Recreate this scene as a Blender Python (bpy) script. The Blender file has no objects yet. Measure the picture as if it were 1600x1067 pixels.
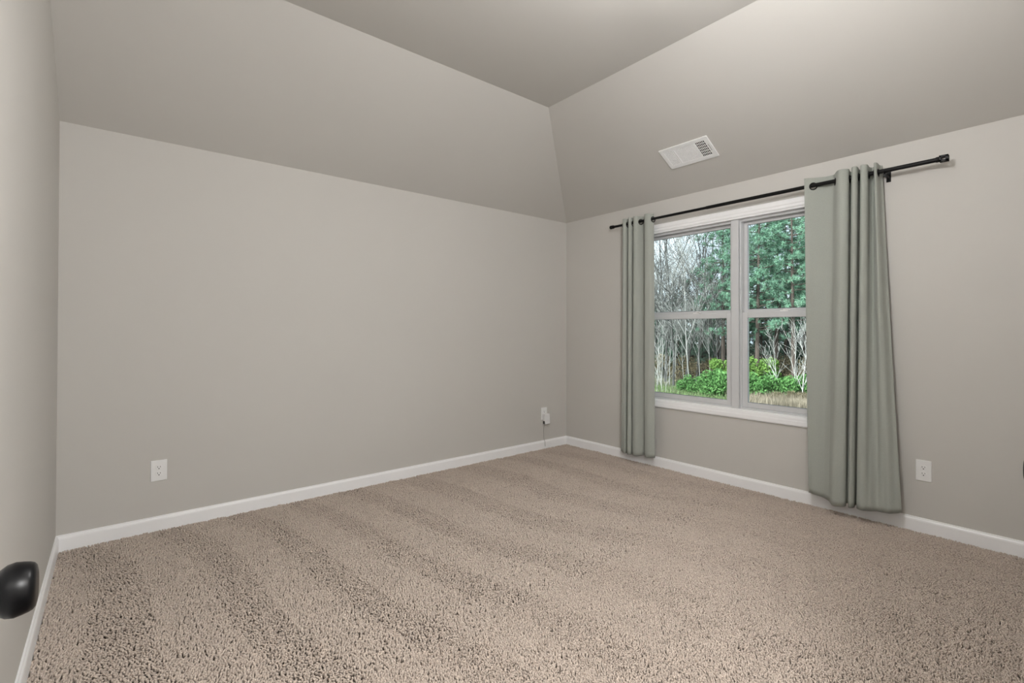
import bpy, bmesh, math, random
import numpy as np
from mathutils import Vector, Matrix

# ------------------------------------------------------------------ camera, world, sun, exposure
SC = bpy.context.scene
COL = SC.collection
CAM = Vector((-3.7042, -3.9863, 1.246))
YAW, PITCH, FPX = 0.7414, 0.0096, 767.3
cd = bpy.data.cameras.new('camera')
cam = bpy.data.objects.new('camera', cd)
COL.objects.link(cam)
cam.location = CAM
cam.rotation_euler = (math.pi / 2 + PITCH, 0, -YAW)
cd.sensor_width = 36.0
cd.sensor_fit = 'HORIZONTAL'
cd.lens = FPX / 1600 * 36.0
cd.shift_x = -79.4 / 1600
cd.shift_y = -24.1 / 1600
cd.clip_start = 0.02
cd.clip_end = 300
SC.camera = cam

SKY = 1.9               # overcast sky
SUN = 15.0               # hazy sun
ROOM_FILL = 98.0             # added globe lamp above the view, brightens the room
HALL_FILL = 165.0             # added globe lamp behind the camera, brightens the room through the doorway
world = bpy.data.worlds.new('overcast_sky')
SC.world = world
world.use_nodes = True
wn = world.node_tree
wn.nodes.clear()
wo = wn.nodes.new('ShaderNodeOutputWorld')
wb = wn.nodes.new('ShaderNodeBackground')
wt = wn.nodes.new('ShaderNodeTexCoord')
wnz = wn.nodes.new('ShaderNodeTexNoise')
wnz.inputs['Scale'].default_value = 3.0
wnz.inputs['Detail'].default_value = 4
wr = wn.nodes.new('ShaderNodeValToRGB')
wr.color_ramp.elements[0].position = 0.35
wr.color_ramp.elements[0].color = (0.72, 0.86, 1.0, 1)
wr.color_ramp.elements[1].position = 0.65
wr.color_ramp.elements[1].color = (0.95, 0.98, 1.0, 1)
wn.links.new(wt.outputs['Generated'], wnz.inputs['Vector'])
wn.links.new(wnz.outputs['Fac'], wr.inputs['Fac'])
wn.links.new(wr.outputs['Color'], wb.inputs['Color'])
wb.inputs['Strength'].default_value = SKY
wn.links.new(wb.outputs['Background'], wo.inputs['Surface'])

sd = bpy.data.lights.new('hazy_sun', 'SUN')
sd.energy = SUN
sd.angle = math.radians(25)
sd.color = (1.0, 0.98, 0.94)
sun = bpy.data.objects.new('hazy_sun', sd)
COL.objects.link(sun)
sun.rotation_euler = Vector((0.80, -0.12, -0.55)).to_track_quat('-Z', 'Y').to_euler()

VS = SC.view_settings
VS.view_transform = 'Standard'
VS.look = 'None'
VS.exposure = 0.0
VS.gamma = 1.0
VS.use_curve_mapping = False
SC.cycles.use_denoising = True
SC.cycles.max_bounces = 12
SC.cycles.diffuse_bounces = 6
SC.cycles.transparent_max_bounces = 16
SC.cycles.sample_clamp_indirect = 6.0

rng = random.Random(11)
nrg = np.random.default_rng(5)

# ------------------------------------------------------------------ materials
def mat(name, rough=0.6, color=(0.5, 0.5, 0.5), metallic=0.0, spec=0.5):
    m = bpy.data.materials.new(name)
    m.use_nodes = True
    b = m.node_tree.nodes['Principled BSDF']
    b.inputs['Base Color'].default_value = (*color, 1)
    b.inputs['Roughness'].default_value = rough
    b.inputs['Metallic'].default_value = metallic
    b.inputs['Specular IOR Level'].default_value = spec
    return m, m.node_tree, b

def noise(nt, scale, detail=3, rough=0.5, mapping=None):
    tc = nt.nodes.new('ShaderNodeTexCoord')
    n = nt.nodes.new('ShaderNodeTexNoise')
    n.inputs['Scale'].default_value = scale
    n.inputs['Detail'].default_value = detail
    n.inputs['Roughness'].default_value = rough
    if mapping:
        mp = nt.nodes.new('ShaderNodeMapping')
        mp.inputs['Scale'].default_value = mapping
        nt.links.new(tc.outputs['Object'], mp.inputs['Vector'])
        nt.links.new(mp.outputs['Vector'], n.inputs['Vector'])
    else:
        nt.links.new(tc.outputs['Object'], n.inputs['Vector'])
    return n

def ramp(nt, fac, stops):
    r = nt.nodes.new('ShaderNodeValToRGB')
    e = r.color_ramp.elements
    while len(e) < len(stops):
        e.new(0.5)
    for k, (p, c) in enumerate(stops):
        e[k].position = p
        e[k].color = (*c, 1)
    nt.links.new(fac, r.inputs['Fac'])
    return r

def bump(nt, b, height, strength, dist):
    bp = nt.nodes.new('ShaderNodeBump')
    bp.inputs['Strength'].default_value = strength
    bp.inputs['Distance'].default_value = dist
    nt.links.new(height, bp.inputs['Height'])
    nt.links.new(bp.outputs['Normal'], b.inputs['Normal'])

def noisy(name, c0, c1, scale, rough=0.6, detail=3, bs=0.0, bd=0.001, bscale=None, mapping=None, spec=0.5):
    m, nt, b = mat(name, rough, c0, spec=spec)
    n = noise(nt, scale, detail, mapping=mapping)
    r = ramp(nt, n.outputs['Fac'], [(0.35, c0), (0.65, c1)])
    nt.links.new(r.outputs['Color'], b.inputs['Base Color'])
    if bs:
        n2 = noise(nt, bscale or scale, 4, mapping=mapping)
        bump(nt, b, n2.outputs['Fac'], bs, bd)
    return m

M = {}
M['paint'] = noisy('greige_wall_paint', (0.552, 0.534, 0.505), (0.560, 0.542, 0.513), 1.3, 0.75, bs=0.05, bd=0.0006, bscale=180, spec=0.25)
M['trim'] = noisy('white_trim_paint', (0.89, 0.89, 0.90), (0.91, 0.91, 0.92), 6, 0.35, bs=0.02, bd=0.0004, bscale=60)
M['vinyl'] = noisy('white_window_vinyl', (0.57, 0.575, 0.585), (0.59, 0.595, 0.605), 5, 0.38)
M['gasket'] = noisy('grey_glazing_gasket', (0.16, 0.18, 0.21), (0.20, 0.22, 0.25), 40, 0.6)
M['plate'] = noisy('white_outlet_plastic', (0.82, 0.82, 0.815), (0.84, 0.84, 0.835), 20, 0.3)
M['slot'] = noisy('dark_slot', (0.02, 0.02, 0.02), (0.03, 0.03, 0.03), 50, 0.7)
M['plug'] = noisy('white_adapter_plastic', (0.80, 0.80, 0.80), (0.83, 0.83, 0.83), 25, 0.35)
M['cord'] = noisy('grey_cord_rubber', (0.30, 0.29, 0.27), (0.36, 0.35, 0.33), 40, 0.6)
M['black'] = noisy('black_painted_metal', (0.004, 0.004, 0.004), (0.006, 0.006, 0.006), 30, 0.45, spec=0.22)
M['knob'] = noisy('matte_black_knob', (0.0015, 0.0015, 0.002), (0.0025, 0.0025, 0.003), 30, 0.35, spec=0.2)
M['ventwhite'] = noisy('white_vent_enamel', (0.80, 0.80, 0.80), (0.83, 0.83, 0.83), 20, 0.35)
M['duct'] = noisy('dark_duct', (0.008, 0.008, 0.008), (0.012, 0.012, 0.012), 20, 0.6, spec=0.1)
M['door'] = noisy('white_door_paint', (0.78, 0.78, 0.77), (0.80, 0.80, 0.79), 5, 0.4)
M['subfloor'] = noisy('carpet_backing', (0.05, 0.037, 0.027), (0.07, 0.052, 0.04), 60, 0.95)

# curtain linen
m, nt, b = mat('sage_linen', 0.85, (0.5, 0.52, 0.43), spec=0.2)
n1 = noise(nt, 1.0, 3, mapping=(260, 260, 700))
n2 = noise(nt, 1.0, 3, mapping=(900, 900, 120))
mx = nt.nodes.new('ShaderNodeMath'); mx.operation = 'ADD'
nt.links.new(n1.outputs['Fac'], mx.inputs[0]); nt.links.new(n2.outputs['Fac'], mx.inputs[1])
hf = nt.nodes.new('ShaderNodeMath'); hf.operation = 'MULTIPLY'; hf.inputs[1].default_value = 0.5
nt.links.new(mx.outputs[0], hf.inputs[0])
r = ramp(nt, hf.outputs[0], [(0.36, (0.318, 0.334, 0.302)), (0.64, (0.378, 0.395, 0.359))])
nt.links.new(r.outputs['Color'], b.inputs['Base Color'])
bump(nt, b, hf.outputs[0], 0.15, 0.0006)
b.inputs['Sheen Weight'].default_value = 0.15
M['linen'] = m

# carpet yarn: colour varies from tuft to tuft
m, nt, b = mat('tan_carpet_yarn', 0.95, (0.4, 0.3, 0.24), spec=0.08)
n1 = noise(nt, 110, 2); n2 = noise(nt, 9, 4)
r1 = ramp(nt, n1.outputs['Fac'], [(0.30, (0.46, 0.385, 0.33)), (0.70, (0.66, 0.565, 0.49))])
r2 = ramp(nt, n2.outputs['Fac'], [(0.3, (0.93, 0.93, 0.93)), (0.7, (1.0, 1.0, 1.0))])
ml = nt.nodes.new('ShaderNodeMix'); ml.data_type = 'RGBA'; ml.blend_type = 'MULTIPLY'
ml.inputs['Factor'].default_value = 1.0
nt.links.new(r1.outputs['Color'], ml.inputs['A']); nt.links.new(r2.outputs['Color'], ml.inputs['B'])
nt.links.new(ml.outputs['Result'], b.inputs['Base Color'])
b.inputs['Sheen Weight'].default_value = 0.1
M['yarn'] = m

# window glass: mostly clear, a little mirror
m = bpy.data.materials.new('window_glass'); m.use_nodes = True
nt = m.node_tree; nt.nodes.clear()
o = nt.nodes.new('ShaderNodeOutputMaterial'); mxs = nt.nodes.new('ShaderNodeMixShader')
tr = nt.nodes.new('ShaderNodeBsdfTransparent'); gl = nt.nodes.new('ShaderNodeBsdfGlossy'); fr = nt.nodes.new('ShaderNodeFresnel')
tr.inputs['Color'].default_value = (0.93, 0.97, 0.96, 1)
gl.inputs['Roughness'].default_value = 0.02
gl.inputs['Color'].default_value = (0.6, 0.6, 0.6, 1)
fr.inputs['IOR'].default_value = 1.35
nt.links.new(fr.outputs[0], mxs.inputs[0]); nt.links.new(tr.outputs[0], mxs.inputs[1]); nt.links.new(gl.outputs[0], mxs.inputs[2])
nt.links.new(mxs.outputs[0], o.inputs[0])
M['glass'] = m

def leafmat(name, c0, c1, scale=1.6, trans=0.35):
    m = bpy.data.materials.new(name); m.use_nodes = True
    nt = m.node_tree; nt.nodes.clear()
    o = nt.nodes.new('ShaderNodeOutputMaterial'); mxs = nt.nodes.new('ShaderNodeMixShader')
    d = nt.nodes.new('ShaderNodeBsdfDiffuse'); t = nt.nodes.new('ShaderNodeBsdfTranslucent')
    n = noise(nt, scale, 5, 0.7)
    r = ramp(nt, n.outputs['Fac'], [(0.33, c0), (0.67, c1)])
    nt.links.new(r.outputs['Color'], d.inputs['Color']); nt.links.new(r.outputs['Color'], t.inputs['Color'])
    mxs.inputs[0].default_value = trans
    nt.links.new(d.outputs[0], mxs.inputs[1]); nt.links.new(t.outputs[0], mxs.inputs[2])
    nt.links.new(mxs.outputs[0], o.inputs[0])
    return m
M['needle'] = leafmat('pine_needles', (0.060, 0.145, 0.100), (0.30, 0.50, 0.37), 2.2)  # bright and dark tones paint sky-lit tips and shaded clumps into the needles
M['needle_dark'] = leafmat('dark_evergreen_leaves', (0.055, 0.095, 0.072), (0.17, 0.25, 0.20), 1.6)
M['leaf_green'] = leafmat('bright_shrub_leaves', (0.055, 0.150, 0.045), (0.15, 0.30, 0.11), 1.8)
M['leaf_yellow'] = leafmat('yellow_green_leaves', (0.085, 0.17, 0.036), (0.18, 0.30, 0.09), 1.8)
M['leaf_brown'] = leafmat('dry_brown_leaves', (0.09, 0.08, 0.05), (0.22, 0.185, 0.125), 1.8)
M['straw'] = leafmat('dry_grass', (0.13, 0.115, 0.085), (0.32, 0.28, 0.225), 0.9, 0.2)
M['grassblade'] = leafmat('green_grass_blades', (0.08, 0.14, 0.05), (0.20, 0.26, 0.14), 0.5, 0.3)
M['bark_pine'] = noisy('pine_bark', (0.035, 0.027, 0.023), (0.075, 0.058, 0.050), 3, 0.95, bs=0.5, bd=0.02, bscale=8, mapping=(3, 3, 0.6))
M['bark_grey'] = noisy('grey_bark', (0.030, 0.031, 0.030), (0.070, 0.072, 0.072), 2.5, 0.95, bs=0.3, bd=0.01, bscale=8, mapping=(3, 3, 0.6))
M['bark_pale'] = noisy('pale_bark', (0.16, 0.165, 0.16), (0.30, 0.305, 0.30), 2.5, 0.9, mapping=(3, 3, 0.6))
M['bark_white'] = noisy('white_bark', (0.26, 0.26, 0.255), (0.46, 0.46, 0.45), 2.5, 0.9, mapping=(3, 3, 0.6))
M['ground'] = noisy('grassy_ground', (0.04, 0.055, 0.022), (0.09, 0.085, 0.05), 0.5, 0.95, 5, bs=0.6, bd=0.05, bscale=3)
M['siding'] = noisy('exterior_siding', (0.55, 0.54, 0.52), (0.6, 0.59, 0.57), 2, 0.7)

# ------------------------------------------------------------------ helpers
def tag(o, label=None, cat=None, group=None, kind=None):
    if label: o['label'] = label
    if cat: o['category'] = cat
    if group: o['group'] = group
    if kind: o['kind'] = kind
    return o

def empty(name, loc=(0, 0, 0), parent=None):
    o = bpy.data.objects.new(name, None)
    o.empty_display_size = 0.1
    COL.objects.link(o)
    o.location = loc
    if parent: o.parent = parent
    return o

def link_mesh(name, me, m, parent=None, loc=(0, 0, 0), smooth=False):
    me.materials.clear()
    me.materials.append(m)
    if smooth:
        me.polygons.foreach_set('use_smooth', [True] * len(me.polygons))
    o = bpy.data.objects.new(name, me)
    COL.objects.link(o)
    o.location = loc
    if parent: o.parent = parent
    return o

def obj(name, bm, m, parent=None, loc=(0, 0, 0), smooth=False, bevel=0.0, seg=2):
    bmesh.ops.recalc_face_normals(bm, faces=bm.faces)
    me = bpy.data.meshes.new(name)
    bm.to_mesh(me); bm.free()
    o = link_mesh(name, me, m, parent, loc, smooth)
    if bevel:
        md = o.modifiers.new('bevel', 'BEVEL'); md.width = bevel; md.segments = seg; md.limit_method = 'ANGLE'
        md.angle_limit = math.radians(40)
    return o

def box(bm, x0, x1, y0, y1, z0, z1):
    x0, x1 = min(x0, x1), max(x0, x1); y0, y1 = min(y0, y1), max(y0, y1); z0, z1 = min(z0, z1), max(z0, z1)
    v = [bm.verts.new((x, y, z)) for x in (x0, x1) for y in (y0, y1) for z in (z0, z1)]
    for f in ((0, 1, 3, 2), (4, 6, 7, 5), (0, 4, 5, 1), (2, 3, 7, 6), (0, 2, 6, 4), (1, 5, 7, 3)):
        bm.faces.new([v[i] for i in f])

def boxes(*bs):
    bm = bmesh.new()
    for b_ in bs: box(bm, *b_)
    return bm

def frame_for(d):
    d = Vector(d).normalized()
    a = Vector((0, 0, 1)) if abs(d.z) < 0.9 else Vector((1, 0, 0))
    u = d.cross(a).normalized()
    return d, u, d.cross(u)

def tube(bm, pts, radii, n=12, cap=True):
    pts = [Vector(p) for p in pts]
    if not hasattr(radii, '__len__'): radii = [radii] * len(pts)
    rings = []
    for i, p in enumerate(pts):
        d = (pts[min(i + 1, len(pts) - 1)] - pts[max(i - 1, 0)])
        d, u, w = frame_for(d)
        if rings:
            u = (pu - d * pu.dot(d)).normalized(); w = d.cross(u)
        pu = u
        rings.append([bm.verts.new(p + (u * math.cos(2 * math.pi * k / n) + w * math.sin(2 * math.pi * k / n)) * radii[i]) for k in range(n)])
    for a, b_ in zip(rings, rings[1:]):
        for k in range(n):
            bm.faces.new((a[k], a[(k + 1) % n], b_[(k + 1) % n], b_[k]))
    if cap:
        bm.faces.new(rings[0][::-1]); bm.faces.new(rings[-1])

def lathe(bm, origin, axis, prof, n=40):
    """prof: (distance along axis, radius)"""
    d, u, w = frame_for(axis)
    o = Vector(origin); rings = []
    for t, r_ in prof:
        c = o + d * t
        if r_ < 1e-6:
            rings.append([bm.verts.new(c)])
        else:
            rings.append([bm.verts.new(c + (u * math.cos(2 * math.pi * k / n) + w * math.sin(2 * math.pi * k / n)) * r_) for k in range(n)])
    for a, b_ in zip(rings, rings[1:]):
        if len(a) == 1 and len(b_) == 1: continue
        for k in range(n):
            k2 = (k + 1) % n
            if len(a) == 1: bm.faces.new((a[0], b_[k2], b_[k]))
            elif len(b_) == 1: bm.faces.new((a[k], a[k2], b_[0]))
            else: bm.faces.new((a[k], a[k2], b_[k2], b_[k]))

def torus(bm, c, nrm, R, r_, n=32, m_=10):
    d, u, w = frame_for(nrm); c = Vector(c); rings = []
    for i in range(n):
        a = 2 * math.pi * i / n
        e = u * math.cos(a) + w * math.sin(a)
        rings.append([bm.verts.new(c + e * (R + r_ * math.cos(2 * math.pi * k / m_)) + d * r_ * math.sin(2 * math.pi * k / m_)) for k in range(m_)])
    for i in range(n):
        a, b_ = rings[i], rings[(i + 1) % n]
        for k in range(m_):
            bm.faces.new((a[k], a[(k + 1) % m_], b_[(k + 1) % m_], b_[k]))

def prism(bm, poly, y0, y1, swap=None):
    """extrude a 2-D outline (a, b) along c; swap maps (a, b, c) to xyz"""
    f = swap or (lambda a, b_, c: (a, c, b_))
    A = [bm.verts.new(f(a, b_, y0)) for a, b_ in poly]; B = [bm.verts.new(f(a, b_, y1)) for a, b_ in poly]
    n = len(poly)
    bm.faces.new(A); bm.faces.new(B[::-1])
    for k in range(n):
        bm.faces.new((A[k], B[k], B[(k + 1) % n], A[(k + 1) % n]))

def struct(name, bm, m, parent=None, **k):
    o = obj(name, bm, m, parent, **k)
    o['kind'] = 'structure'
    return o

def copy_tree(o, parent=None):
    c = o.copy(); COL.objects.link(c)
    if parent: c.parent = parent
    for ch in list(o.children): copy_tree(ch, c)
    return c

# ------------------------------------------------------------------ the room
W, S = 3.936, 3.93                 # left wall at x = -W, near wall at y = -S
K, H = 2.44, 3.056                 # height where the slopes start, height of the flat ceiling
A_, B_ = 1.1127, 0.9837            # run of the window slope and of the back slope
YC, HW = -1.993, 0.93              # window centre, half width of the opening
Z0, Z1 = 0.61, 2.16                # sill and head of the opening
D1 = (-3.86, -2.69)                # doorway the photograph is taken from
D2 = (-2.27, -1.55)                # closet door
T = 0.16

struct('floor', boxes((-W - 0.2, T, -5.9, 0.2, -0.2, -0.0122)), M['subfloor'])
struct('wall_back', boxes((-W - T, T, 0, T, -0.012, K + 0.02)), M['paint'])
struct('wall_left', boxes((-W - T, -W, -S - 2.0, 0.0, -0.012, 3.35)), M['paint'])
struct('wall_right', boxes((0, T, YC + HW, 0, -0.012, K + 0.02), (0, T, -S - T, YC - HW, -0.012, K + 0.02),
                           (0, T, YC - HW, YC + HW, -0.012, Z0), (0, T, YC - HW, YC + HW, Z1, K + 0.02)), M['paint'])
struct('wall_front', boxes((-W, D1[0], -S - 0.12, -S, -0.012, 3.35), (D1[1], D2[0], -S - 0.12, -S, -0.012, 3.35), (D2[1], 0.0, -S - 0.12, -S, -0.012, 3.35),
                           (D1[0], D1[1], -S - 0.12, -S, 2.05, 3.35), (D2[0], D2[1], -S - 0.12, -S, 2.05, 3.35)), M['paint'])
# ceiling: two slopes meeting in a hip, and the flat
bm = bmesh.new()
def slab(pts, up):
    lo = [bm.verts.new(p) for p in pts]; hi = [bm.verts.new(Vector(p) + Vector(up)) for p in pts]
    n = len(pts)
    bm.faces.new(lo); bm.faces.new(hi[::-1])
    for k in range(n): bm.faces.new((lo[k], lo[(k + 1) % n], hi[(k + 1) % n], hi[k]))
slab([(0, 0, K), (-W, 0, K), (-W, -B_, H), (-A_, -B_, H)], (0, 0.12, 0.16))
slab([(0, 0, K), (-A_, -B_, H), (-A_, -S, H), (0, -S, K)], (0.12, 0, 0.16))
slab([(-A_, -B_, H), (-W, -B_, H), (-W, -S, H), (-A_, -S, H)], (0, 0, 0.16))
struct('ceiling', bm, M['paint'])
# hall behind the doorway
struct('wall_hall_right', boxes((-2.5, -2.4, -5.9, -S - 0.12, -0.012, 2.5)), M['paint'])
struct('wall_hall_back', boxes((-W - T, -2.4, -6.0, -5.9, -0.012, 2.5)), M['paint'])
struct('ceiling_hall', boxes((-W - T, -2.4, -6.0, -S - 0.12, 2.44, 2.6)), M['paint'])

# baseboards: 88 mm board with an eased top
BB = [(0, -0.012), (0.013, -0.012), (0.013, 0.066), (0.0115, 0.074), (0.0075, 0.080), (0.006, 0.087), (0, 0.0875)]
bm = bmesh.new(); prism(bm, [(-a, b_) for a, b_ in BB], -W + 0.0, -0.0, lambda a, b_, c: (c, a, b_))
struct('baseboard_back', bm, M['trim'])
bm = bmesh.new()
prism(bm, [(-a, b_) for a, b_ in BB], -0.0131, -0.8885, lambda a, b_, c: (a, c, b_))
prism(bm, [(-a, b_) for a, b_ in BB], -0.890, -S, lambda a, b_, c: (a, c, b_))
struct('baseboard_right', bm, M['trim'])
bm = bmesh.new(); prism(bm, BB, -0.0131, -S, lambda a, b_, c: (-W + a, c, b_))
struct('baseboard_left', bm, M['trim'])
bm = bmesh.new()
for xa, xb in ((D1[1] + 0.06, D2[0] - 0.06), (D2[1] + 0.06, -0.013)):
    prism(bm, BB, xa, xb, lambda a, b_, c: (c, -S + a, b_))
struct('baseboard_front', bm, M['trim'])

# ------------------------------------------------------------------ carpet pile
def carpet():
    zones = [((-3.95, -0.013), (-4.4, -2.2), 0.0064, 1.0), ((-3.95, -0.013), (-2.2, -0.013), 0.0086, 1.3)]
    P, Rr = [], []
    for (xa, xb), (ya, yb), sp, sc in zones:
        gx = np.arange(xa, xb, sp); gy = np.arange(ya, yb, sp)
        X, Y = np.meshgrid(gx, gy)
        X = X.ravel() + nrg.uniform(-.45, .45, X.size) * sp; Y = Y.ravel() + nrg.uniform(-.45, .45, Y.size) * sp
        if sc > 1: keep = (X > -W + 0.013) & (X < -0.013) & (Y < -0.013)
        else: keep = (X > np.where(Y < -S, D1[0] + 0.0, -W + 0.013)) & (X < np.where(Y < -S, D1[1], -0.013))
        # the part of the floor in view, and half a metre around it
        dx, dy = X - CAM.x, Y - CAM.y
        dep = dx * math.sin(YAW) + dy * math.cos(YAW); lat = dx * math.cos(YAW) - dy * math.sin(YAW)
        keep &= (dep > 1.1) & (lat < dep * 0.94 + 0.5) & (lat > -dep * 1.15 - 0.5)
        P.append(np.stack([X[keep], Y[keep]], 1)); Rr.append(np.full(keep.sum(), sc))
    P = np.concatenate(P); sc = np.concatenate(Rr); N = len(P)
    x, y = P[:, 0], P[:, 1]
    # vacuum passes: the nap lies one way, then the other
    u = x + 0.18 * y + 0.05 * np.sin(3.1 * y) + 0.04 * np.sin(1.7 * x + 2.3 * y)
    ph = (u / 0.43 + 0.2 * np.sin(2.2 * x)) % 1.0
    nap = np.where(ph < 0.55, 1.0, -1.0) * np.clip(1.25 - np.abs(y) / 2.6, 0.15, 1.0)
    fx = np.sin(x * 47 + 3 * np.sin(y * 31)) * np.sin(y * 53 + 2 * np.sin(x * 29))
    fx += 0.8 * np.sin(x * 97 + y * 61 + 2.0 * np.sin(y * 40)) * np.sin(y * 88 - x * 37)
    hgt = (0.0125 + 0.0015 * fx + nrg.normal(0, 0.0012, N))
    hgt = np.where((fx < -0.75) & (nrg.random(N) < 0.35), 0.003, hgt)      # gaps where tufts part
    hgt = np.clip(hgt, 0.003, 0.019)
    ridge = np.exp(-((ph - 0.55) / 0.035) ** 2) * np.clip(1.2 - np.abs(y) / 2.2, 0, 1)
    hgt += ridge * 0.0035
    lean = np.stack([nrg.normal(0, 0.0030, N) + 0.0022 * nap, nrg.normal(0, 0.0030, N) + 0.0052 * nap], 1)
    rad = (0.0034 + nrg.uniform(-.0005, .0006, N)) * sc
    a0 = nrg.uniform(0, 6.283, N)
    lv = [(0.0, 0.75, 0.0), (0.45, 1.0, 0.25), (0.85, 0.95, 0.8), (1.0, 0.5, 1.0)]
    nv = 4
    V = np.zeros((N, len(lv) * nv, 3), np.float32)
    for li, (t, rs, ln) in enumerate(lv):
        for k in range(nv):
            an = a0 + 2 * math.pi * k / nv + t * 1.4
            V[:, li * nv + k, 0] = x + lean[:, 0] * ln + np.cos(an) * rad * rs
            V[:, li * nv + k, 1] = y + lean[:, 1] * ln + np.sin(an) * rad * rs
            V[:, li * nv + k, 2] = -0.0120 + hgt * t
    nl = len(lv)
    F = []
    for li in range(nl - 1):
        for k in range(nv):
            F.append((li * nv + k, li * nv + (k + 1) % nv, (li + 1) * nv + (k + 1) % nv, (li + 1) * nv + k))
    F.append(tuple((nl - 1) * nv + k for k in range(nv)))
    F = np.array(F, np.int32)
    FI = (F[None] + (np.arange(N, dtype=np.int32) * nl * nv)[:, None, None]).reshape(-1)
    me = bpy.data.meshes.new('carpet_pile')
    me.vertices.add(N * nl * nv); me.vertices.foreach_set('co', V.reshape(-1))
    nf = N * len(F)
    me.loops.add(nf * 4); me.loops.foreach_set('vertex_index', FI)
    me.polygons.add(nf)
    me.polygons.foreach_set('loop_start', np.arange(0, nf * 4, 4, dtype=np.int32))
    me.polygons.foreach_set('use_smooth', np.ones(nf, dtype=bool))
    me.update(calc_edges=True)
    o = link_mesh('carpet_pile', me, M['yarn'])
    tag(o, 'tan cut-pile carpet with vacuum tracks covering the whole floor', 'carpet', kind='stuff')
carpet()

# ------------------------------------------------------------------ window
win = empty('window_1', (0, YC, Z0)); win['kind'] = 'structure'
def wpart(name, bm, m, parent=None, **k):
    """parts are drawn in room coordinates and hung on the window's empty"""
    par = parent or win
    o = obj(name, bm, m, par, **k)
    off = Vector((0, 0, 0)); q = par
    while q: off += q.location; q = q.parent
    o.location = -off
    return o
# casing, mitred frame with a stepped profile
def casing():
    bm = bmesh.new()
    prof = [(0, 0.0), (0.0, 0.010), (0.008, 0.014), (0.022, 0.014), (0.030, 0.018), (0.056, 0.018), (0.065, 0.012), (0.065, 0.0)]  # (out from opening, thickness)
    corners = [(YC + HW, Z0, 1, -1), (YC + HW, Z1, 1, 1), (YC - HW, Z1, -1, 1), (YC - HW, Z0, -1, -1)]
    rings = []
    for y, z, sy, sz in corners:
        rings.append([bm.verts.new((-t, y + sy * o_, z + sz * o_)) for o_, t in prof])
    n = len(prof)
    for i in range(4):
        a, b_ = rings[i], rings[(i + 1) % 4]
        for k in range(n - 1): bm.faces.new((a[k], b_[k], b_[k + 1], a[k + 1]))
    return bm
wpart('casing', casing(), M['trim'])
def ring(bm, x0, x1, ya, yb, za, zb, w, wb=None, wt_=None):
    """rectangular frame: stiles w wide, bottom wb, top wt_"""
    wb = w if wb is None else wb; wt_ = w if wt_ is None else wt_
    ya, yb = min(ya, yb), max(ya, yb)
    box(bm, x0, x1, ya, ya + w, za, zb); box(bm, x0, x1, yb - w, yb, za, zb)
    box(bm, x0, x1, ya + w, yb - w, za, za + wb); box(bm, x0, x1, ya + w, yb - w, zb - wt_, zb)
bm = bmesh.new(); ring(bm, -0.004, 0.13, YC - HW, YC + HW, Z0, Z1, 0.014, 0.010, 0.014)
wpart('jamb_liner', bm, M['trim'], bevel=0.002)
bm = boxes((0.012, 0.125, YC - 0.032, YC + 0.032, Z0 + 0.010, Z1 - 0.014))
wpart('mullion', bm, M['vinyl'], bevel=0.002)
for s in (1, -1):
    e0, e1 = YC + s * 0.032, YC + s * (HW - 0.014)
    bm = bmesh.new(); ring(bm, 0.032, 0.122, e0, e1, Z0 + 0.010, Z1 - 0.014, 0.014, 0.014, 0.020)
    box(bm, 0.026, 0.034, e0 + s * 0.004, e0 + s * 0.010, Z0 + 0.02, Z1 - 0.03)   # bead beside the mullion
    wpart('unit_frame', bm, M['vinyl'], bevel=0.002)
    g0, g1 = e0 + s * 0.014, e1 - s * 0.014
    for nm, x0, x1, za, zb, st, rb, rt in (('outer_sash', 0.078, 0.108, 1.372, 2.126, 0.029, 0.046, 0.024), ('inner_sash', 0.042, 0.072, 0.634, 1.396, 0.044, 0.038, 0.046)):
        bm = bmesh.new(); ring(bm, x0, x1, g0, g1, za, zb, st, rb, rt)
        sa = wpart(nm, bm, M['vinyl'], bevel=0.003)
        ya, yb = g0 + s * st, g1 - s * st
        wpart('pane', boxes((x0 + 0.013, x0 + 0.017, ya, yb, za + rb, zb - rt)), M['glass'], sa)
        bm = bmesh.new(); ring(bm, x0 + 0.008, x0 + 0.013, ya, yb, za + rb, zb - rt, 0.0018, 0.004, 0.0018)
        wpart('gasket', bm, M['gasket'], sa)
        if nm == 'inner_sash':
            yc = (g0 + g1) / 2
            yc = YC + s * 0.38
            bm = boxes((x0 + 0.004, x0 + 0.028, yc - 0.03, yc + 0.03, zb, zb + 0.007))
            tube(bm, [(x0 + 0.016, yc + 0.006, zb + 0.012), (x0 + 0.004, yc - 0.015, zb + 0.014), (x0 - 0.004, yc - 0.040, zb + 0.010), (x0 - 0.004, yc - 0.052, zb + 0.006)], [0.006, 0.0055, 0.005, 0.003], 10)
            tube(bm, [(x0 + 0.016, yc, zb), (x0 + 0.016, yc, zb + 0.018)], 0.010, 14)
            wpart('sash_lock', bm, M['plate'], sa, smooth=False)

# daylight portal at the opening (guides sampling only)
pl = bpy.data.lights.new('window_portal', 'AREA'); pl.shape = 'RECTANGLE'; pl.size = 2 * HW; pl.size_y = Z1 - Z0
pl.cycles.is_portal = True
po = bpy.data.objects.new('window_portal', pl); COL.objects.link(po)
po.location = (0.145, YC, (Z0 + Z1) / 2); po.rotation_euler = Vector((-1, 0, 0)).to_track_quat('-Z', 'Y').to_euler()

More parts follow.
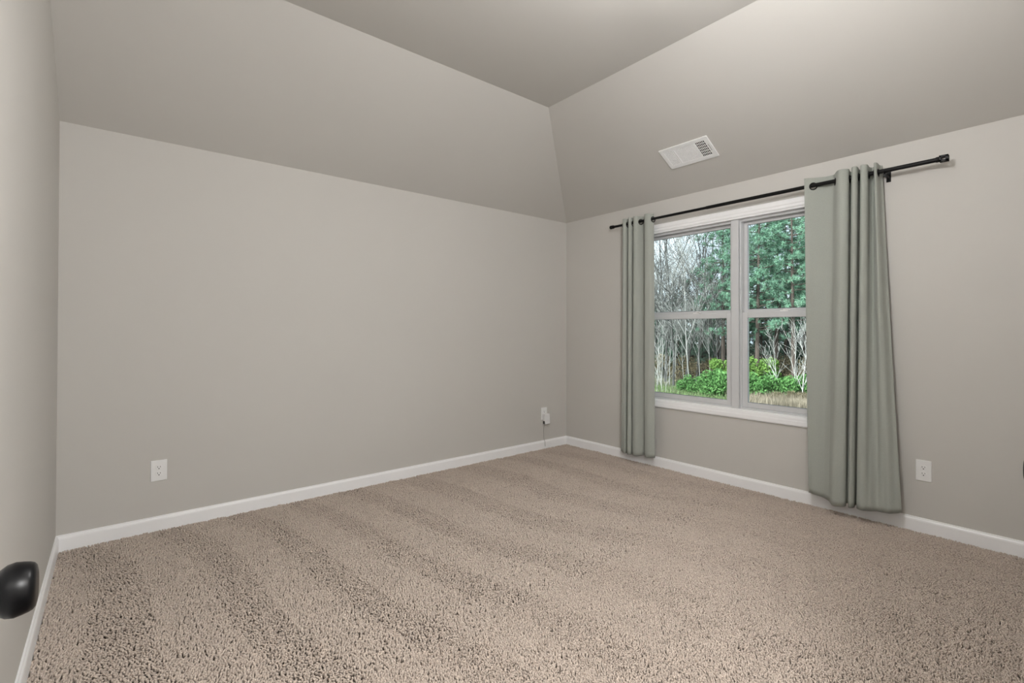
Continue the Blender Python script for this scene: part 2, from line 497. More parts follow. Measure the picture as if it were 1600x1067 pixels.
# ------------------------------------------------------------------ curtain rod
RX, RZ = -0.09, 2.264
rod = empty('curtain_rod', (0, -2.05, RZ))
tag(rod, 'black metal curtain rod spanning the wall above the window', 'curtain rod')
def rpart(name, bm, **k):
    o = obj(name, bm, M['black'], rod, **k); o.location = -rod.location; return o
bm = bmesh.new(); tube(bm, [(RX, -1.80, RZ), (RX, -3.345, RZ)], 0.0135, 20); rpart('outer_pole', bm, smooth=False)
bm = bmesh.new(); tube(bm, [(RX, -0.765, RZ), (RX, -1.82, RZ)], 0.0115, 20); rpart('inner_pole', bm, smooth=False)
def finial(y, s, turn):
    bm = bmesh.new()
    lathe(bm, (RX, y, RZ), (0, s, 0), [(0, 0.0), (0, 0.016), (0.012, 0.017), (0.016, 0.0145), (0.020, 0.0145), (0.020, 0)], 24)
    h = 0.018; y0, y1 = y + s * 0.018, y + s * 0.062; q = 0.0055
    if turn:   # hole runs along x
        box(bm, RX - h, RX + h, y0, y0 + s * 0.012, RZ - h, RZ + h); box(bm, RX - h, RX + h, y1 - s * 0.014, y1, RZ - h, RZ + h)
        box(bm, RX - h, RX + h, y0, y1, RZ + 0.006, RZ + h); box(bm, RX - h, RX + h, y0, y1, RZ - h, RZ - 0.006)
    else:
        lathe(bm, (RX, y, RZ), (0, s, 0), [(0.018, 0), (0.018, 0.0165), (0.038, 0.0185), (0.046, 0.015), (0.048, 0)], 24)
    return rpart('finial', bm, bevel=0.0015)
finial(-3.335, -1, True)
finial(-0.780, 1, False)
for y in (-3.072, -0.965):
    bm = boxes((-0.004, 0.0, y - 0.013, y + 0.013, RZ - 0.055, RZ + 0.03), (RX + 0.004, -0.002, y - 0.006, y + 0.006, RZ - 0.035, RZ - 0.018))
    tube(bm, [(RX - 0.019 * math.cos(a) , y, RZ - 0.019 * math.sin(a)) for a in [math.pi * (-0.05 + 1.1 * k / 10) for k in range(11)]], 0.0045, 8)
    box(bm, RX - 0.004, RX + 0.006, y - 0.008, y + 0.008, RZ - 0.04, RZ - 0.016)
    rpart('bracket', bm, bevel=0.001)

# ------------------------------------------------------------------ curtains
def catmull(P, n):
    P = [np.array(p, float) for p in P]; out = []
    Q = [2 * P[0] - P[1]] + P + [2 * P[-1] - P[-2]]
    for i in range(1, len(Q) - 2):
        p0, p1, p2, p3 = Q[i - 1], Q[i], Q[i + 1], Q[i + 2]
        for k in range(n):
            t = k / n
            out.append(0.5 * (2 * p1 + (p2 - p0) * t + (2 * p0 - 5 * p1 + 4 * p2 - p3) * t * t + (3 * p1 - p0 - 3 * p2 + p3) * t ** 3))
    out.append(P[-1])
    return np.array(out)

def curtain(label, top, bot, zt, zb, hem, ease, grom):
    root = empty('curtain', (RX, top[len(top) // 2][1], zb)); tag(root, label, 'curtain', 'sage green curtains')
    n = 9
    tz = [k * 0.0012 for k in range(46)] + [0.055 + 0.945 * k / 56 for k in range(57)]      # fine rows round the grommets
    nz = len(tz) - 1
    tp, bt = catmull(top, n), catmull(bot, n); hm = catmull([(h_, 0) for h_ in hem], n)[:, 0]
    bm = bmesh.new(); rows = []
    for j in range(nz + 1):
        t = tz[j]
        w = t ** ease
        row = []
        for i in range(len(tp)):
            p = tp[i] * (1 - w) + bt[i] * w
            z = zt * (1 - t) + hm[i] * t
            wob = 0.0018 * math.sin(6 * t + i * 0.35) * min(1, 3 * t)
            row.append(bm.verts.new((min(p[0] + wob, -0.022), p[1], z)))
        rows.append(row)
    for a, b_ in zip(rows, rows[1:]):
        for i in range(len(a) - 1):
            c = (a[i].co + a[i + 1].co + b_[i + 1].co + b_[i].co) / 4
            if any((c - Vector((tp[g][0], tp[g][1], RZ - 0.006))).length < 0.0215 for g in grom): continue     # eyelet holes
            bm.faces.new((a[i], a[i + 1], b_[i + 1], b_[i]))
    pan = obj('fabric_panel', bm, M['linen'], root, smooth=True); pan.location = -root.location
    md = pan.modifiers.new('thickness', 'SOLIDIFY'); md.thickness = 0.0022; md.offset = 0
    # grommets where the fabric crosses the rod
    for i in grom:
        p = tp[i]; d = tp[min(i + 1, len(tp) - 1)] - tp[max(i - 1, 0)]
        nn = Vector((d[1], -d[0], 0))
        bm = bmesh.new(); torus(bm, (p[0], p[1], RZ - 0.006), nn, 0.0235, 0.0042)
        g = obj('grommet', bm, M['black'], root, smooth=True); g.location = -root.location
    return root

def crossings(top, n=9):
    tp = catmull(top, n); r_ = []
    for i in range(1, len(tp)):
        if (tp[i - 1][0] - RX) * (tp[i][0] - RX) < 0: r_.append(i if abs(tp[i][0] - RX) < abs(tp[i - 1][0] - RX) else i - 1)
    return r_

R_top = [(-.118, -2.590), (-.108, -2.612), (-.085, -2.650), (-.055, -2.710), (-.060, -2.762), (-.100, -2.788), (-.138, -2.815), (-.145, -2.845), (-.120, -2.872), (-.050, -2.862),
         (-.046, -2.880), (-.120, -2.892), (-.145, -2.911), (-.122, -2.926), (-.050, -2.916), (-.048, -2.930), (-.120, -2.944), (-.146, -2.962), (-.122, -2.984), (-.060, -2.978),
         (-.032, -2.990), (-.060, -3.008), (-.118, -3.020), (-.132, -3.030), (-.110, -3.036), (-.050, -3.034), (-.028, -3.044)]
R_bot = [(-.095, -2.600), (-.100, -2.622), (-.095, -2.660), (-.095, -2.700), (-.110, -2.735), (-.130, -2.753), (-.142, -2.775), (-.145, -2.806), (-.122, -2.842), (-.060, -2.828),
         (-.056, -2.845), (-.125, -2.862), (-.145, -2.878), (-.122, -2.894), (-.062, -2.884), (-.062, -2.896), (-.125, -2.912), (-.146, -2.932), (-.148, -2.962), (-.135, -2.985),
         (-.118, -3.006), (-.108, -3.030), (-.110, -3.055), (-.116, -3.080), (-.114, -3.105), (-.104, -3.130), (-.092, -3.152)]
R_hem = [.112, .111, .104, .098, .092, .088, .074, .078, .084, .085, .086, .087, .088, .089, .090, .090, .091, .092, .093, .094, .095, .096, .098, .101, .106, .112, .120]
curtain('wide sage green grommet curtain at the right end of the rod, flaring at the hem', R_top, R_bot, 2.318, 0.1, R_hem, 1.15, crossings(R_top))

L_top = [(-.040, -0.885), (-.080, -0.893), (-.115, -0.915), (-.128, -0.935), (-.110, -0.958), (-.050, -0.955), (-.048, -0.972), (-.112, -0.985), (-.130, -1.006), (-.108, -1.022),
         (-.050, -1.010), (-.050, -1.030), (-.112, -1.045), (-.134, -1.072), (-.122, -1.096), (-.088, -1.112), (-.050, -1.130), (-.052, -1.160), (-.110, -1.172), (-.132, -1.200), (-.130, -1.232), (-.108, -1.250), (-.080, -1.256)]
L_bot = [(-.050, -0.852), (-.082, -0.866), (-.100, -0.885), (-.105, -0.908), (-.098, -0.930), (-.060, -0.930), (-.060, -0.946), (-.110, -0.962), (-.128, -0.990), (-.112, -1.010),
         (-.060, -0.998), (-.060, -1.014), (-.112, -1.030), (-.134, -1.062), (-.126, -1.096), (-.098, -1.122), (-.065, -1.140), (-.070, -1.160), (-.120, -1.180), (-.136, -1.206), (-.128, -1.240), (-.112, -1.264), (-.095, -1.276)]
L_hem = [.098, .096, .092, .080, .078, .079, .080, .081, .082, .083, .084, .085, .086, .087, .090, .095, .101, .101, .100, .099, .100, .102, .104]
curtain('narrow sage green grommet curtain at the left end of the rod, gathered tight', L_top, L_bot, 2.312, 0.1, L_hem, 1.0, crossings(L_top))

# ------------------------------------------------------------------ outlets (local frame: x across, z up, y out of the wall is -y)
def outlet(label, loc, rz, pw=0.080, ph_=0.128, group='duplex wall outlets'):
    root = empty('wall_outlet', loc); root.rotation_euler.z = rz
    tag(root, label, 'outlet', group)
    bm = boxes((-pw / 2, pw / 2, -0.006, 0.0, -ph_ / 2, ph_ / 2))
    obj('cover_plate', bm, M['plate'], root, bevel=0.003, seg=3)
    for s in (1, -1):
        z = s * 0.0195
        bm = bmesh.new()
        pts = []
        for k in range(24):
            a = 2 * math.pi * k / 24
            pts.append((0.0172 * math.cos(a), max(-0.0142, min(0.0142, 0.0172 * math.sin(a))) + z))
        prism(bm, pts, -0.0078, -0.005)
        rc = obj('receptacle', bm, M['plate'], root, bevel=0.0006, seg=1)
        bm = boxes((-0.0078, -0.0054, -0.0081, -0.0075, z - 0.001, z + 0.0085), (0.0054, 0.0078, -0.0081, -0.0075, z + 0.000, z + 0.0075))
        lathe(bm, (0, -0.0075, z - 0.0075), (0, -1, 0), [(0, 0), (0, 0.0032), (0.0007, 0.0032), (0.0007, 0)], 14)
        obj('slots', bm, M['slot'], rc)
    bm = bmesh.new(); lathe(bm, (0, -0.0055, 0), (0, -1, 0), [(0, 0), (0, 0.0034), (0.0016, 0.003), (0.0019, 0)], 14)
    obj('screw', bm, M['plate'], root)
    return root
outlet('white duplex outlet low on the blank back wall nearest the left corner', (-3.487, 0, 0.372), 0)
outlet('white duplex outlet low on the window wall to the right of the curtain', (0, -3.2475, 0.381), -math.pi / 2)
outlet('white outlet plate behind the adapter beside the room corner', (-0.327, 0, 0.370), 0)
# adapter plugged into the corner outlet
ad = empty('plug_adapter', (-0.318, -0.006, 0.312)); tag(ad, 'white plug-in adapter with thin cord on the outlet by the room corner', 'adapter')
ad.rotation_euler.y = math.radians(-4)
obj('housing', boxes((-0.034, 0.034, -0.046, -0.004, -0.050, 0.056)), M['plug'], ad, bevel=0.006, seg=3)
obj('prongs', boxes((-0.0078, -0.0054, -0.006, 0.004, 0.036, 0.044), (0.0054, 0.0078, -0.006, 0.004, 0.036, 0.044)), M['black'], ad)
obj('port', boxes((-0.0352, -0.0335, -0.036, -0.010, -0.046, -0.014), (-0.024, 0.022, -0.040, -0.012, -0.0515, -0.0495)), M['slot'], ad, bevel=0.001)
bm = bmesh.new(); tube(bm, [(-0.026, -0.022, -0.048), (-0.028, -0.014, -0.075), (-0.029, -0.006, -0.11), (-0.029, -0.003, -0.16), (-0.030, -0.005, -0.215), (-0.030, -0.014, -0.228), (-0.0305, -0.017, -0.245), (-0.031, -0.018, -0.285)], 0.0017, 8)
obj('cord', bm, M['cord'], ad, smooth=True)

# ------------------------------------------------------------------ ceiling register on the window slope
def register():
    sl = (H - K) / A_
    d = Vector((1, 0, -sl)).normalized()          # down the slope, towards the window wall
    a = Vector((0, -1, 0))                          # to the right
    nrm = a.cross(d)                                # into the room?
    if nrm.z > 0: nrm = -nrm
    c = Vector((-0.373, -1.811, 0)); c.z = K - sl * c.x
    root = empty('ceiling_vent'); tag(root, 'white rectangular air register with three louvre sections on the sloped ceiling', 'vent')
    root.matrix_world = Matrix(((a.x, d.x, nrm.x, c.x), (a.y, d.y, nrm.y, c.y), (a.z, d.z, nrm.z, c.z), (0, 0, 0, 1)))
    hw, hh = 0.217, 0.106; rm = 0.032
    bm = bmesh.new()
    def fr(x0, x1, y0, y1, z0, z1): box(bm, x0, x1, y0, y1, z0, z1)
    fr(-hw, hw, -hh, -hh + rm, 0, 0.009); fr(-hw, hw, hh - rm, hh, 0, 0.009)
    fr(-hw, -hw + rm, -hh + rm, hh - rm, 0, 0.009); fr(hw - 0.040, hw, -hh + rm, hh - rm, 0, 0.009)
    fr(-0.105, -0.090, -hh + rm, hh - rm, 0, 0.009); fr(0.082, 0.100, -hh + rm, hh - rm, 0, 0.009)
    obj('face_frame', bm, M['ventwhite'], root, bevel=0.002)
    obj('duct_opening', boxes((-hw + 0.01, hw - 0.01, -hh + 0.01, hh - 0.01, -0.002, 0.0012)), M['duct'], root)
    def slat(bm, p, q, wdt, tilt):
        """thin louvre blade from p to q, tilted about its length"""
        p, q = Vector((*p, 0.0055)), Vector((*q, 0.0055)); L = (q - p).normalized(); s_ = Vector((-L.y, L.x, 0))
        e = s_ * math.cos(tilt) * wdt / 2 + Vector((0, 0, 1)) * math.sin(tilt) * wdt / 2; th = (L.cross(e)).normalized() * 0.0006
        vs = [bm.verts.new(v) for v in (p - e - th, p + e - th, p + e + th, p - e + th, q - e - th, q + e - th, q + e + th, q - e + th)]
        for f in ((0, 1, 2, 3), (7, 6, 5, 4), (0, 4, 5, 1), (1, 5, 6, 2), (2, 6, 7, 3), (3, 7, 4, 0)): bm.faces.new([vs[i] for i in f])
    y0, y1 = -hh + rm, hh - rm
    bm = bmesh.new()
    for k in range(7): slat(bm, (-0.181 + k * 0.0118, y0), (-0.181 + k * 0.0118, y1), 0.0084, 0.45)
    obj('louvres', bm, M['ventwhite'], root)
    bm = bmesh.new()
    for k in range(14): slat(bm, (-0.090, y0 + 0.005 + k * 0.0106), (0.082, y0 + 0.005 + k * 0.0106), 0.0078, 0.35)
    obj('louvres', bm, M['ventwhite'], root)
    bm = bmesh.new()
    for k in range(5): slat(bm, (0.1125 + k * 0.0130, y0), (0.1125 + k * 0.0130, y1), 0.0042, 0.1)
    for k in range(5): slat(bm, (0.100, y0 + 0.020 + k * 0.0255), (0.177, y0 + 0.020 + k * 0.0255), 0.0042, 0.1)
    obj('louvres', bm, M['ventwhite'], root)
    obj('lever_slot', boxes((0.192, 0.1945, -0.030, 0.034, 0.0085, 0.0094)), M['duct'], root)
register()

# ------------------------------------------------------------------ doors
def knob(parent, base, axis, off):
    """rosette, neck and round flattened knob"""
    bm = bmesh.new()
    lathe(bm, base, axis, [(0, 0), (0, 0.031), (0.004, 0.032), (0.008, 0.029), (0.010, 0.013), (0.022, 0.012), (0.026, 0.016), (0.030, 0.0255), (0.036, 0.0300), (0.043, 0.0315),
                           (0.050, 0.0302), (0.055, 0.0288), (0.0585, 0.0270), (0.0606, 0.0238), (0.0615, 0.0190), (0.0618, 0.0100), (0.0618, 0)], 48)
    o = obj('door_knob', bm, M['knob'], parent, smooth=True); o.location = -Vector(off)
    return o
d1 = empty('door_1', (-3.89, -3.875, 0.012)); tag(d1, 'white hinged door swung open against the left wall with a round black knob', 'door', kind='structure')
XF = -3.832
bm = boxes((XF - 0.035, XF, -3.872, -3.045, 0.012, 2.03))
o = obj('door_slab', bm, M['door'], d1, bevel=0.002); o.location = -d1.location
knob(d1, (XF, -3.105, 0.935), (1, 0, 0), d1.location)
bm = bmesh.new(); lathe(bm, (XF - 0.035, -3.105, 0.935), (-1, 0, 0), [(0, 0), (0, 0.031), (0.008, 0.029), (0.010, 0.013), (0.03, 0.015), (0.036, 0.028), (0.048, 0.030), (0.056, 0.02), (0.058, 0)], 32)
o = obj('door_knob', bm, M['knob'], d1, smooth=True); o.location = -d1.location
d2 = empty('door_2', ((D2[0] + D2[1]) / 2, -S, 0.01)); tag(d2, 'white closed closet door beside the doorway with a round black knob', 'door', kind='structure')
o = obj('door_slab', boxes((D2[0], D2[1], -S - 0.05, -S - 0.0015, 0.01, 2.05)), M['door'], d2); o.location = -d2.location
knob(d2, (-2.195, -S - 0.0015, 0.935), (0, 1, 0), d2.location)
for i, (a, b_) in enumerate((D1, D2)):
    bm = boxes((a - 0.055, a, -S, -S + 0.015, -0.012, 2.105), (b_, b_ + 0.055, -S, -S + 0.015, -0.012, 2.105), (a, b_, -S, -S + 0.015, 2.05, 2.105))
    struct('trim_%d' % (i + 1), bm, M['trim'], bevel=0.002)

# ------------------------------------------------------------------ added fill lamps, both out of view
def fill_pendant(name, loc, drop, strength, label, radius=0.14):
    """round canopy, stem and glowing glass globe; loc is the point on the ceiling"""
    root = empty(name, loc); tag(root, label, 'light')
    bm = bmesh.new(); lathe(bm, (0, 0, 0), (0, 0, -1), [(0, 0), (0, 0.06), (0.018, 0.058), (0.024, 0.03), (0.024, 0)], 32)
    obj('canopy', bm, M['black'], root, smooth=False)
    bm = bmesh.new(); tube(bm, [(0, 0, -0.02), (0, 0, -drop + radius - 0.01)], 0.006, 12)
    obj('stem', bm, M['black'], root)
    m, nt, b = mat(name + '_glass', 0.4, (0.9, 0.9, 0.9))
    b.inputs['Emission Color'].default_value = (1.0, 0.992, 0.982, 1)
    b.inputs['Emission Strength'].default_value = strength
    bm = bmesh.new(); n = 24
    lathe(bm, (0, 0, -drop + radius), (0, 0, -1), [(radius - radius * math.cos(math.pi * k / n), radius * math.sin(math.pi * k / n) if 0 < k < n else 0) for k in range(n + 1)], 40)
    obj('globe', bm, m, root, smooth=True)
    return root
fill_pendant('room_fill_light', (-2.2, -3.12, H), 0.45, ROOM_FILL, 'added out-of-view white globe lamp brightening the room from its flat ceiling')
fill_pendant('hall_fill_light', (-3.2, -4.25, 2.44), 0.55, HALL_FILL, 'added out-of-view white globe lamp in the hall, brightening the room through the doorway')

# ------------------------------------------------------------------ outdoors, seen from the upper floor
GZ = -2.9
struct('ground', boxes((T + 0.3, 120, -60, 110, GZ - 0.5, GZ)), M['ground'])
struct('wall_outside', boxes((T, T + 0.02, -6, 1.5, GZ, -0.02), (T, T + 0.02, 0.2, 1.5, -0.02, 2.6)), M['siding'])

def tris_mesh(name, V):
    V = np.asarray(V, np.float32).reshape(-1, 3); n = len(V) // 3
    me = bpy.data.meshes.new(name)
    me.vertices.add(len(V)); me.vertices.foreach_set('co', V.reshape(-1))
    me.loops.add(n * 3); me.loops.foreach_set('vertex_index', np.arange(n * 3, dtype=np.int32))
    me.polygons.add(n); me.polygons.foreach_set('loop_start', np.arange(0, n * 3, 3, dtype=np.int32))
    me.update(calc_edges=True)
    return me

def unit(a): return a / (np.linalg.norm(a, axis=-1, keepdims=True) + 1e-9)

def needles(centres, rad, per, wid):
    c = np.repeat(np.asarray(centres), per, 0); r_ = np.repeat(np.asarray(rad), per)
    n = len(c)
    d = unit(nrg.normal(0, 1, (n, 3)) + np.array([0, 0, 0.35]))
    s = unit(np.cross(d, nrg.normal(0, 1, (n, 3))))
    L = (r_ * nrg.uniform(0.55, 1.1, n))[:, None]; base = c + d * L * 0.12
    w = (wid * nrg.uniform(0.7, 1.3, n))[:, None]
    return np.stack([base - s * w * 0.6, base + s * w * 0.6, c + d * L], 1)

def leaves(c, size):
    n = len(c); d = unit(nrg.normal(0, 1, (n, 3))); s = unit(np.cross(d, nrg.normal(0, 1, (n, 3))))
    L = (size * nrg.uniform(0.6, 1.3, n))[:, None]
    p0, p1, p2, p3 = c - d * L, c + s * L * 0.45, c + d * L, c - s * L * 0.45
    return np.concatenate([np.stack([p0, p1, p2], 1), np.stack([p0, p2, p3], 1)], 0)

def pine(seed, height, low, spread, dens=1.0, leaf='needle'):
    r_ = random.Random(seed)
    trunk = bmesh.new(); cen, rad = [], []
    lean = (r_.uniform(-.25, .25), r_.uniform(-.25, .25))
    ax = lambda z: Vector((lean[0] * z / height, lean[1] * z / height, z))
    tube(trunk, [ax(height * k / 8) for k in range(9)], [0.17 * (1 - k / 8.6) + 0.012 for k in range(9)], 8)
    z = low
    while z < height:
        f = (z - low) / (height - low)
        for _ in range(max(2, int(r_.choice((3, 4, 4, 5)) * dens))):
            a = r_.uniform(0, 6.283); L = spread * (1 - f ** 1.7) * r_.uniform(0.6, 1.1) + 0.35
            p0 = ax(z + r_.uniform(-.2, .2)); up = r_.uniform(0.05, 0.45)
            pts = [p0 + Vector((math.cos(a) * L * t, math.sin(a) * L * t, L * up * t * t)) for t in (0, .35, .7, 1)]
            tube(trunk, pts, [0.035, 0.026, 0.016, 0.008], 4, False)
            for t in (0.45, 0.62, 0.80, 0.95):
                if t * L < 0.5 and r_.random() < 0.5: continue
                for _2 in range(2):
                    q = p0 + Vector((math.cos(a) * L * t, math.sin(a) * L * t, L * up * t * t)) + Vector((r_.gauss(0, .22), r_.gauss(0, .22), r_.gauss(0.06, .14)))
                    cen.append(q); rad.append(r_.uniform(0.22, 0.36))
        z += r_.uniform(0.42, 0.62)
    me = tris_mesh('crown', needles([tuple(c) for c in cen], rad, 34, 0.030))
    return trunk, me

def wood(seed, height, r0, levels, spread, nb, first=0.3, wig=0.06, taper=0.85, fine=0.010):
    r_ = random.Random(seed); bm = bmesh.new(); tw = bmesh.new()
    def grow(p, d, L, rad, lv):
        pts, rr = [p], [rad]; n = 5 if lv == 0 else 4
        for k in range(n):
            d = (d + Vector((r_.gauss(0, wig), r_.gauss(0, wig), r_.gauss(0.03, wig)))).normalized()
            p = p + d * (L / n); pts.append(p); rr.append(max(rad * (1 - taper * (k + 1) / n), fine * 0.7))
        tube(bm if lv == 0 else tw, pts, rr, 7 if lv == 0 else 4, False)
        if lv >= levels: return
        for _ in range(nb[lv]):
            t = r_.uniform(first if lv == 0 else 0.2, 1.0); i = min(int(t * n), n - 1); f = t * n - i
            q = pts[i].lerp(pts[i + 1], f); dd = (pts[i + 1] - pts[i]).normalized()
            _, u, w = frame_for(dd); a = r_.uniform(0, 6.283); s_ = r_.uniform(0.6, 1.1) * spread
            nd = (dd + (u * math.cos(a) + w * math.sin(a)) * s_ + Vector((0, 0, 0.15))).normalized()
            grow(q, nd, L * r_.uniform(0.32, 0.55) * (1.15 - 0.5 * t), max(rr[i] * 0.6, fine), lv + 1)
    grow(Vector((0, 0, 0)), Vector((r_.gauss(0, .04), r_.gauss(0, .04), 1)).normalized(), height, r0, 0)
    return bm, tw

def shrub(seed, w, h, n, size, leaf):
    r_ = np.random.default_rng(seed)
    # several rounded lobes
    nl = 9; lc = np.stack([r_.uniform(-w, w, nl) * 0.6, r_.uniform(-w, w, nl) * 0.6, r_.uniform(0.25, 0.75, nl) * h], 1); lr = r_.uniform(0.3, 0.5, nl) * min(w, h)
    k = r_.integers(0, nl, n); d = unit(r_.normal(0, 1, (n, 3))) * (r_.uniform(0.55, 1.05, n)[:, None])
    c = lc[k] + d * lr[k][:, None]; c[:, 2] = np.abs(c[:, 2])
    me = tris_mesh('foliage', leaves(c, size))
    st = bmesh.new()
    for q in lc:
        tube(st, [(q[0] * .2, q[1] * .2, 0), (q[0] * .7, q[1] * .7, q[2] * .6), tuple(q)], [0.03, 0.02, 0.01], 5, False)
    return st, me

def proto(kind, name, parts, label, cat, group):
    """thing made of already built part meshes; parts: (name, mesh or bmesh, material)"""
    root = empty(name)
    for pn, g, m in parts:
        if isinstance(g, bmesh.types.BMesh): obj(pn, g, m, root)
        else: link_mesh(pn, g, m, root)
    tag(root, label, cat, group)
    root['_kind'] = kind
    return root

used = {}
def place(protos, x, y, s=1.0, rz=0.0, label=None):
    """the first time moves the prototype itself, then copies it and its parts"""
    p = protos
    if p.name not in used: used[p.name] = True; o = p
    else: o = copy_tree(p)
    o.location = (x, y, GZ); o.scale = (s, s, s); o.rotation_euler.z = rz
    if label: o['label'] = label
    return o

def pos(b, d):
    """point at bearing b (tangent, to the right of the room's diagonal) and distance d from the doorway"""
    fw = Vector((math.sin(YAW), math.cos(YAW))); r_ = Vector((math.cos(YAW), -math.sin(YAW)))
    q = Vector((CAM.x, CAM.y)) + fw * d + r_ * (b * d)
    return q.x, q.y

PG = 'pines beyond the window'
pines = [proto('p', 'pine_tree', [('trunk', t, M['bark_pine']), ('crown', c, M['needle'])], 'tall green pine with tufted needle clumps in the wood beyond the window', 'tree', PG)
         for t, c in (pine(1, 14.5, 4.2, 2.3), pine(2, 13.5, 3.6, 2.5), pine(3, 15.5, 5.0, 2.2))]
DG = 'dark evergreens beyond the window'
darks = [proto('d', 'evergreen_tree', [('trunk', t, M['bark_pine']), ('crown', c, M['needle_dark'])], 'dark bushy evergreen at the back of the wood beyond the window', 'tree', DG)
         for t, c in (pine(7, 6.0, 0.3, 1.9, 1.3), pine(8, 8.5, 0.5, 2.2, 1.2))]
BG = 'bare grey trees beyond the window'
bares = []
for sd_ in (21, 22, 23):
    a, b_ = wood(sd_, 16.0, 0.11, 3, 1.05, (15, 7, 4), 0.18, 0.075)
    bares.append(proto('b', 'bare_tree', [('trunk', a, M['bark_grey']), ('branches', b_, M['bark_grey'])], 'leafless grey tree with fine spreading branches in the wood beyond the window', 'tree', BG))
SG = 'pale bare saplings at the edge of the wood'
saps = []
for sd_ in (31, 32, 33):
    a, b_ = wood(sd_, 4.2, 0.026, 2, 0.72, (17, 4), 0.12, 0.03, fine=0.006)
    saps.append(proto('s', 'bare_sapling', [('trunk', a, M['bark_white']), ('twigs', b_, M['bark_white'])], 'pale leafless sapling standing at the edge of the wood', 'sapling', SG))
poles = []
for sd_ in (41, 42):
    a, b_ = wood(sd_, 9.0, 0.040, 3, 0.85, (16, 6, 3), 0.25, 0.035)
    poles.append(proto('s', 'slender_tree', [('trunk', a, M['bark_pale']), ('branches', b_, M['bark_pale'])], 'slender pale-barked bare tree among the undergrowth in the left half of the window', 'tree', 'slender pale trees'))
shr = {}
for k, (w, h, n, sz, mt, nm, lb) in {'g': (1.0, 1.3, 1700, 0.085, 'leaf_green', 'green_shrub', 'bright green leafy shrub at the edge of the wood'),
                                     'y': (1.0, 2.6, 2600, 0.09, 'leaf_yellow', 'yellow_green_shrub', 'tall yellow-green shrub at the edge of the wood'),
                                     'b': (1.3, 2.4, 1500, 0.08, 'leaf_brown', 'dry_shrub', 'brown dry shrub in the shade of the wood')}.items():
    st, me = shrub(hash(nm) % 97 if False else {'g': 51, 'y': 52, 'b': 53}[k], w, h, n, sz, mt)
    shr[k] = proto('h', nm, [('stems', st, M['bark_grey']), ('foliage', me, M[mt])], lb, 'shrub', {'g': 'green shrubs along the wood', 'y': 'yellow-green shrubs along the wood', 'b': 'dry shrubs in the wood'}[k])

def put(p, px, d, s=1.0, label=None):
    b_ = (px - 879.4) / FPX
    x, y = pos(b_, d)
    return place(p, x, y, s, rng.uniform(0, 6.28), label)

# pines, right half and behind
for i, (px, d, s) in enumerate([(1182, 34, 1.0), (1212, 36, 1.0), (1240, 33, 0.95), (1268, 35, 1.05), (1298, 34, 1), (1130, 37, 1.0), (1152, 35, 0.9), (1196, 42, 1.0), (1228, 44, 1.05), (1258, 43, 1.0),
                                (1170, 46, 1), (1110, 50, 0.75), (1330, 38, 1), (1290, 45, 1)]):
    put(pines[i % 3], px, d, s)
for i, (px, d, s) in enumerate([(1192, 38, 0.85), (1030, 52, 0.9), (1055, 54, 0.8), (1085, 53, 0.9), (1108, 46, 0.8), (1135, 45, 0.9), (1230, 47, 0.9), (1265, 46, 0.9), (1000, 52, 0.9), (1070, 47, 0.6), (1210, 50, 1.0), (1165, 40, .7), (1020, 45, .75), (1044, 46, .8), (1060, 44, .7), (1082, 45, .8), (1098, 43, .75), (1122, 43, .8), (1036, 60, 1.2), (1064, 62, 1.25), (1094, 60, 1.1), (1120, 58, 1.1), (1215, 55, 1.2), (1245, 56, 1.2), (1180, 56, 1.2), (1278, 52, 1.1), (1010, 58, 1.1)]):
    put(darks[i % 2], px, d, s)
for i, (px, d, s) in enumerate([(1040, 40, 1.0), (1064, 43, 1.0), (1088, 38, 0.95), (1104, 44, 1.05), (1026, 46, 1.0), (1078, 50, 1.0), (1052, 36, 0.8), (1012, 40, 1.0), (1120, 41, 0.85), (1095, 48, 1.0), (1036, 52, 1.1), (1112, 36, 0.7),
                                (1046, 47, 0.9), (1070, 39, 0.75), (990, 44, 1.0), (1238, 39, .7), (1222, 41, .7)]):
    put(bares[i % 3], px, d, s)
for i, (px, d, s) in enumerate([(1033, 37, 1.0), (1055, 40, 0.95), (1078, 34, 1.1), (1046, 38, 0.8), (1094, 37, 0.8), (1109, 35.5, 0.75), (1124, 37.5, 0.85), (1028, 38, .8), (1069, 37, .6)]):
    put(poles[i % 2], px, d, s)
for i, (px, d, s) in enumerate([(1214, 28.5, 0.85), (1241, 28.2, 0.95), (1252, 27.6, 1.2), (1262, 28.4, 0.9), (1026, 33, 0.6), (1040, 33.4, 0.55), (1275, 28, 1), (1034, 34, 0.7)]):
    put(saps[i % 3], px, d, s)
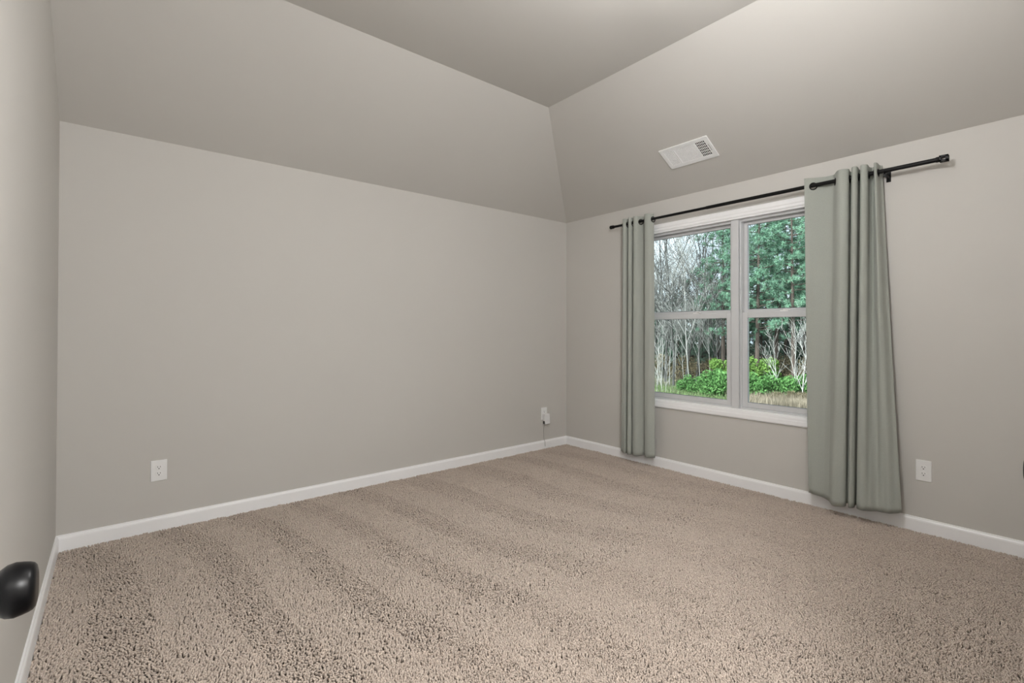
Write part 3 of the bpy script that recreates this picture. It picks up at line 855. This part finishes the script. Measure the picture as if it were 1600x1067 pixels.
for k, px, d, s in [('y', 1178, 30, 1.25), ('y', 1137, 32, 1.15), ('g', 1190, 29, 1.35), ('g', 1208, 29.5, 1.1), ('g', 1226, 28.6, 1.35), ('g', 1245, 29.2, 1.2), ('g', 1173, 28.4, 1.2), ('g', 1121, 31.5, 1.25), ('g', 1134, 31, 1.5),
                    ('g', 1106, 32.4, 0.8), ('g', 1086, 33, 0.95), ('g', 1068, 33.6, 0.7), ('y', 1197, 31, 0.8), ('g', 1152, 30, 1.4), ('b', 1072, 40, 1.0), ('b', 1100, 38, 0.8), ('b', 1225, 36, 1.0), ('b', 1256, 35, 1.1),
                    ('b', 1040, 43, 1.0), ('b', 1118, 41, .9), ('g', 1264, 30, .9), ('g', 1282, 28, 1), ('b', 1206, 37, 1.1), ('b', 1218, 27, 0.38), ('b', 1204, 26.8, 0.32), ('b', 1240, 27.2, 0.4), ('b', 1256, 26.6, 0.4), ('b', 1188, 27.2, 0.3)]:
    o = put(shr[k], px, d, s)
    if k == 'b' and d < 30: tag(o, 'small brown dry bush in the straw-coloured grass before the green shrubs', 'shrub', 'small dry bushes in the straw grass')

# grass between house and wood: blades nobody could count
def grass(name, m, rng_b, rng_d, n, h, label):
    b_ = nrg.uniform(*rng_b, n); d = nrg.uniform(*rng_d, n)
    X = CAM.x + math.sin(YAW) * d + math.cos(YAW) * b_ * d; Y = CAM.y + math.cos(YAW) * d - math.sin(YAW) * b_ * d
    c = np.stack([X, Y, np.full(n, GZ)], 1)
    a = nrg.uniform(0, 6.283, n); s = np.stack([np.cos(a), np.sin(a), np.zeros(n)], 1) * 0.022
    tip = c + np.stack([nrg.normal(0, .16, n), nrg.normal(0, .16, n), h * nrg.uniform(0.5, 1.2, n)], 1)
    o = link_mesh(name, tris_mesh(name, np.stack([c - s, c + s, tip], 1)), m)
    tag(o, label, 'grass', kind='stuff')
grass('dry_grass', M['straw'], (0.34, 0.60), (24.5, 29), 14000, 0.7, 'straw-coloured dry grass in front of the shrubs outside')
grass('green_grass', M['grassblade'], (0.05, 0.62), (22, 36), 16000, 0.30, 'pale green grass at the foot of the wood outside')
for o in list(bpy.data.objects):
    if '_kind' in o: del o['_kind']
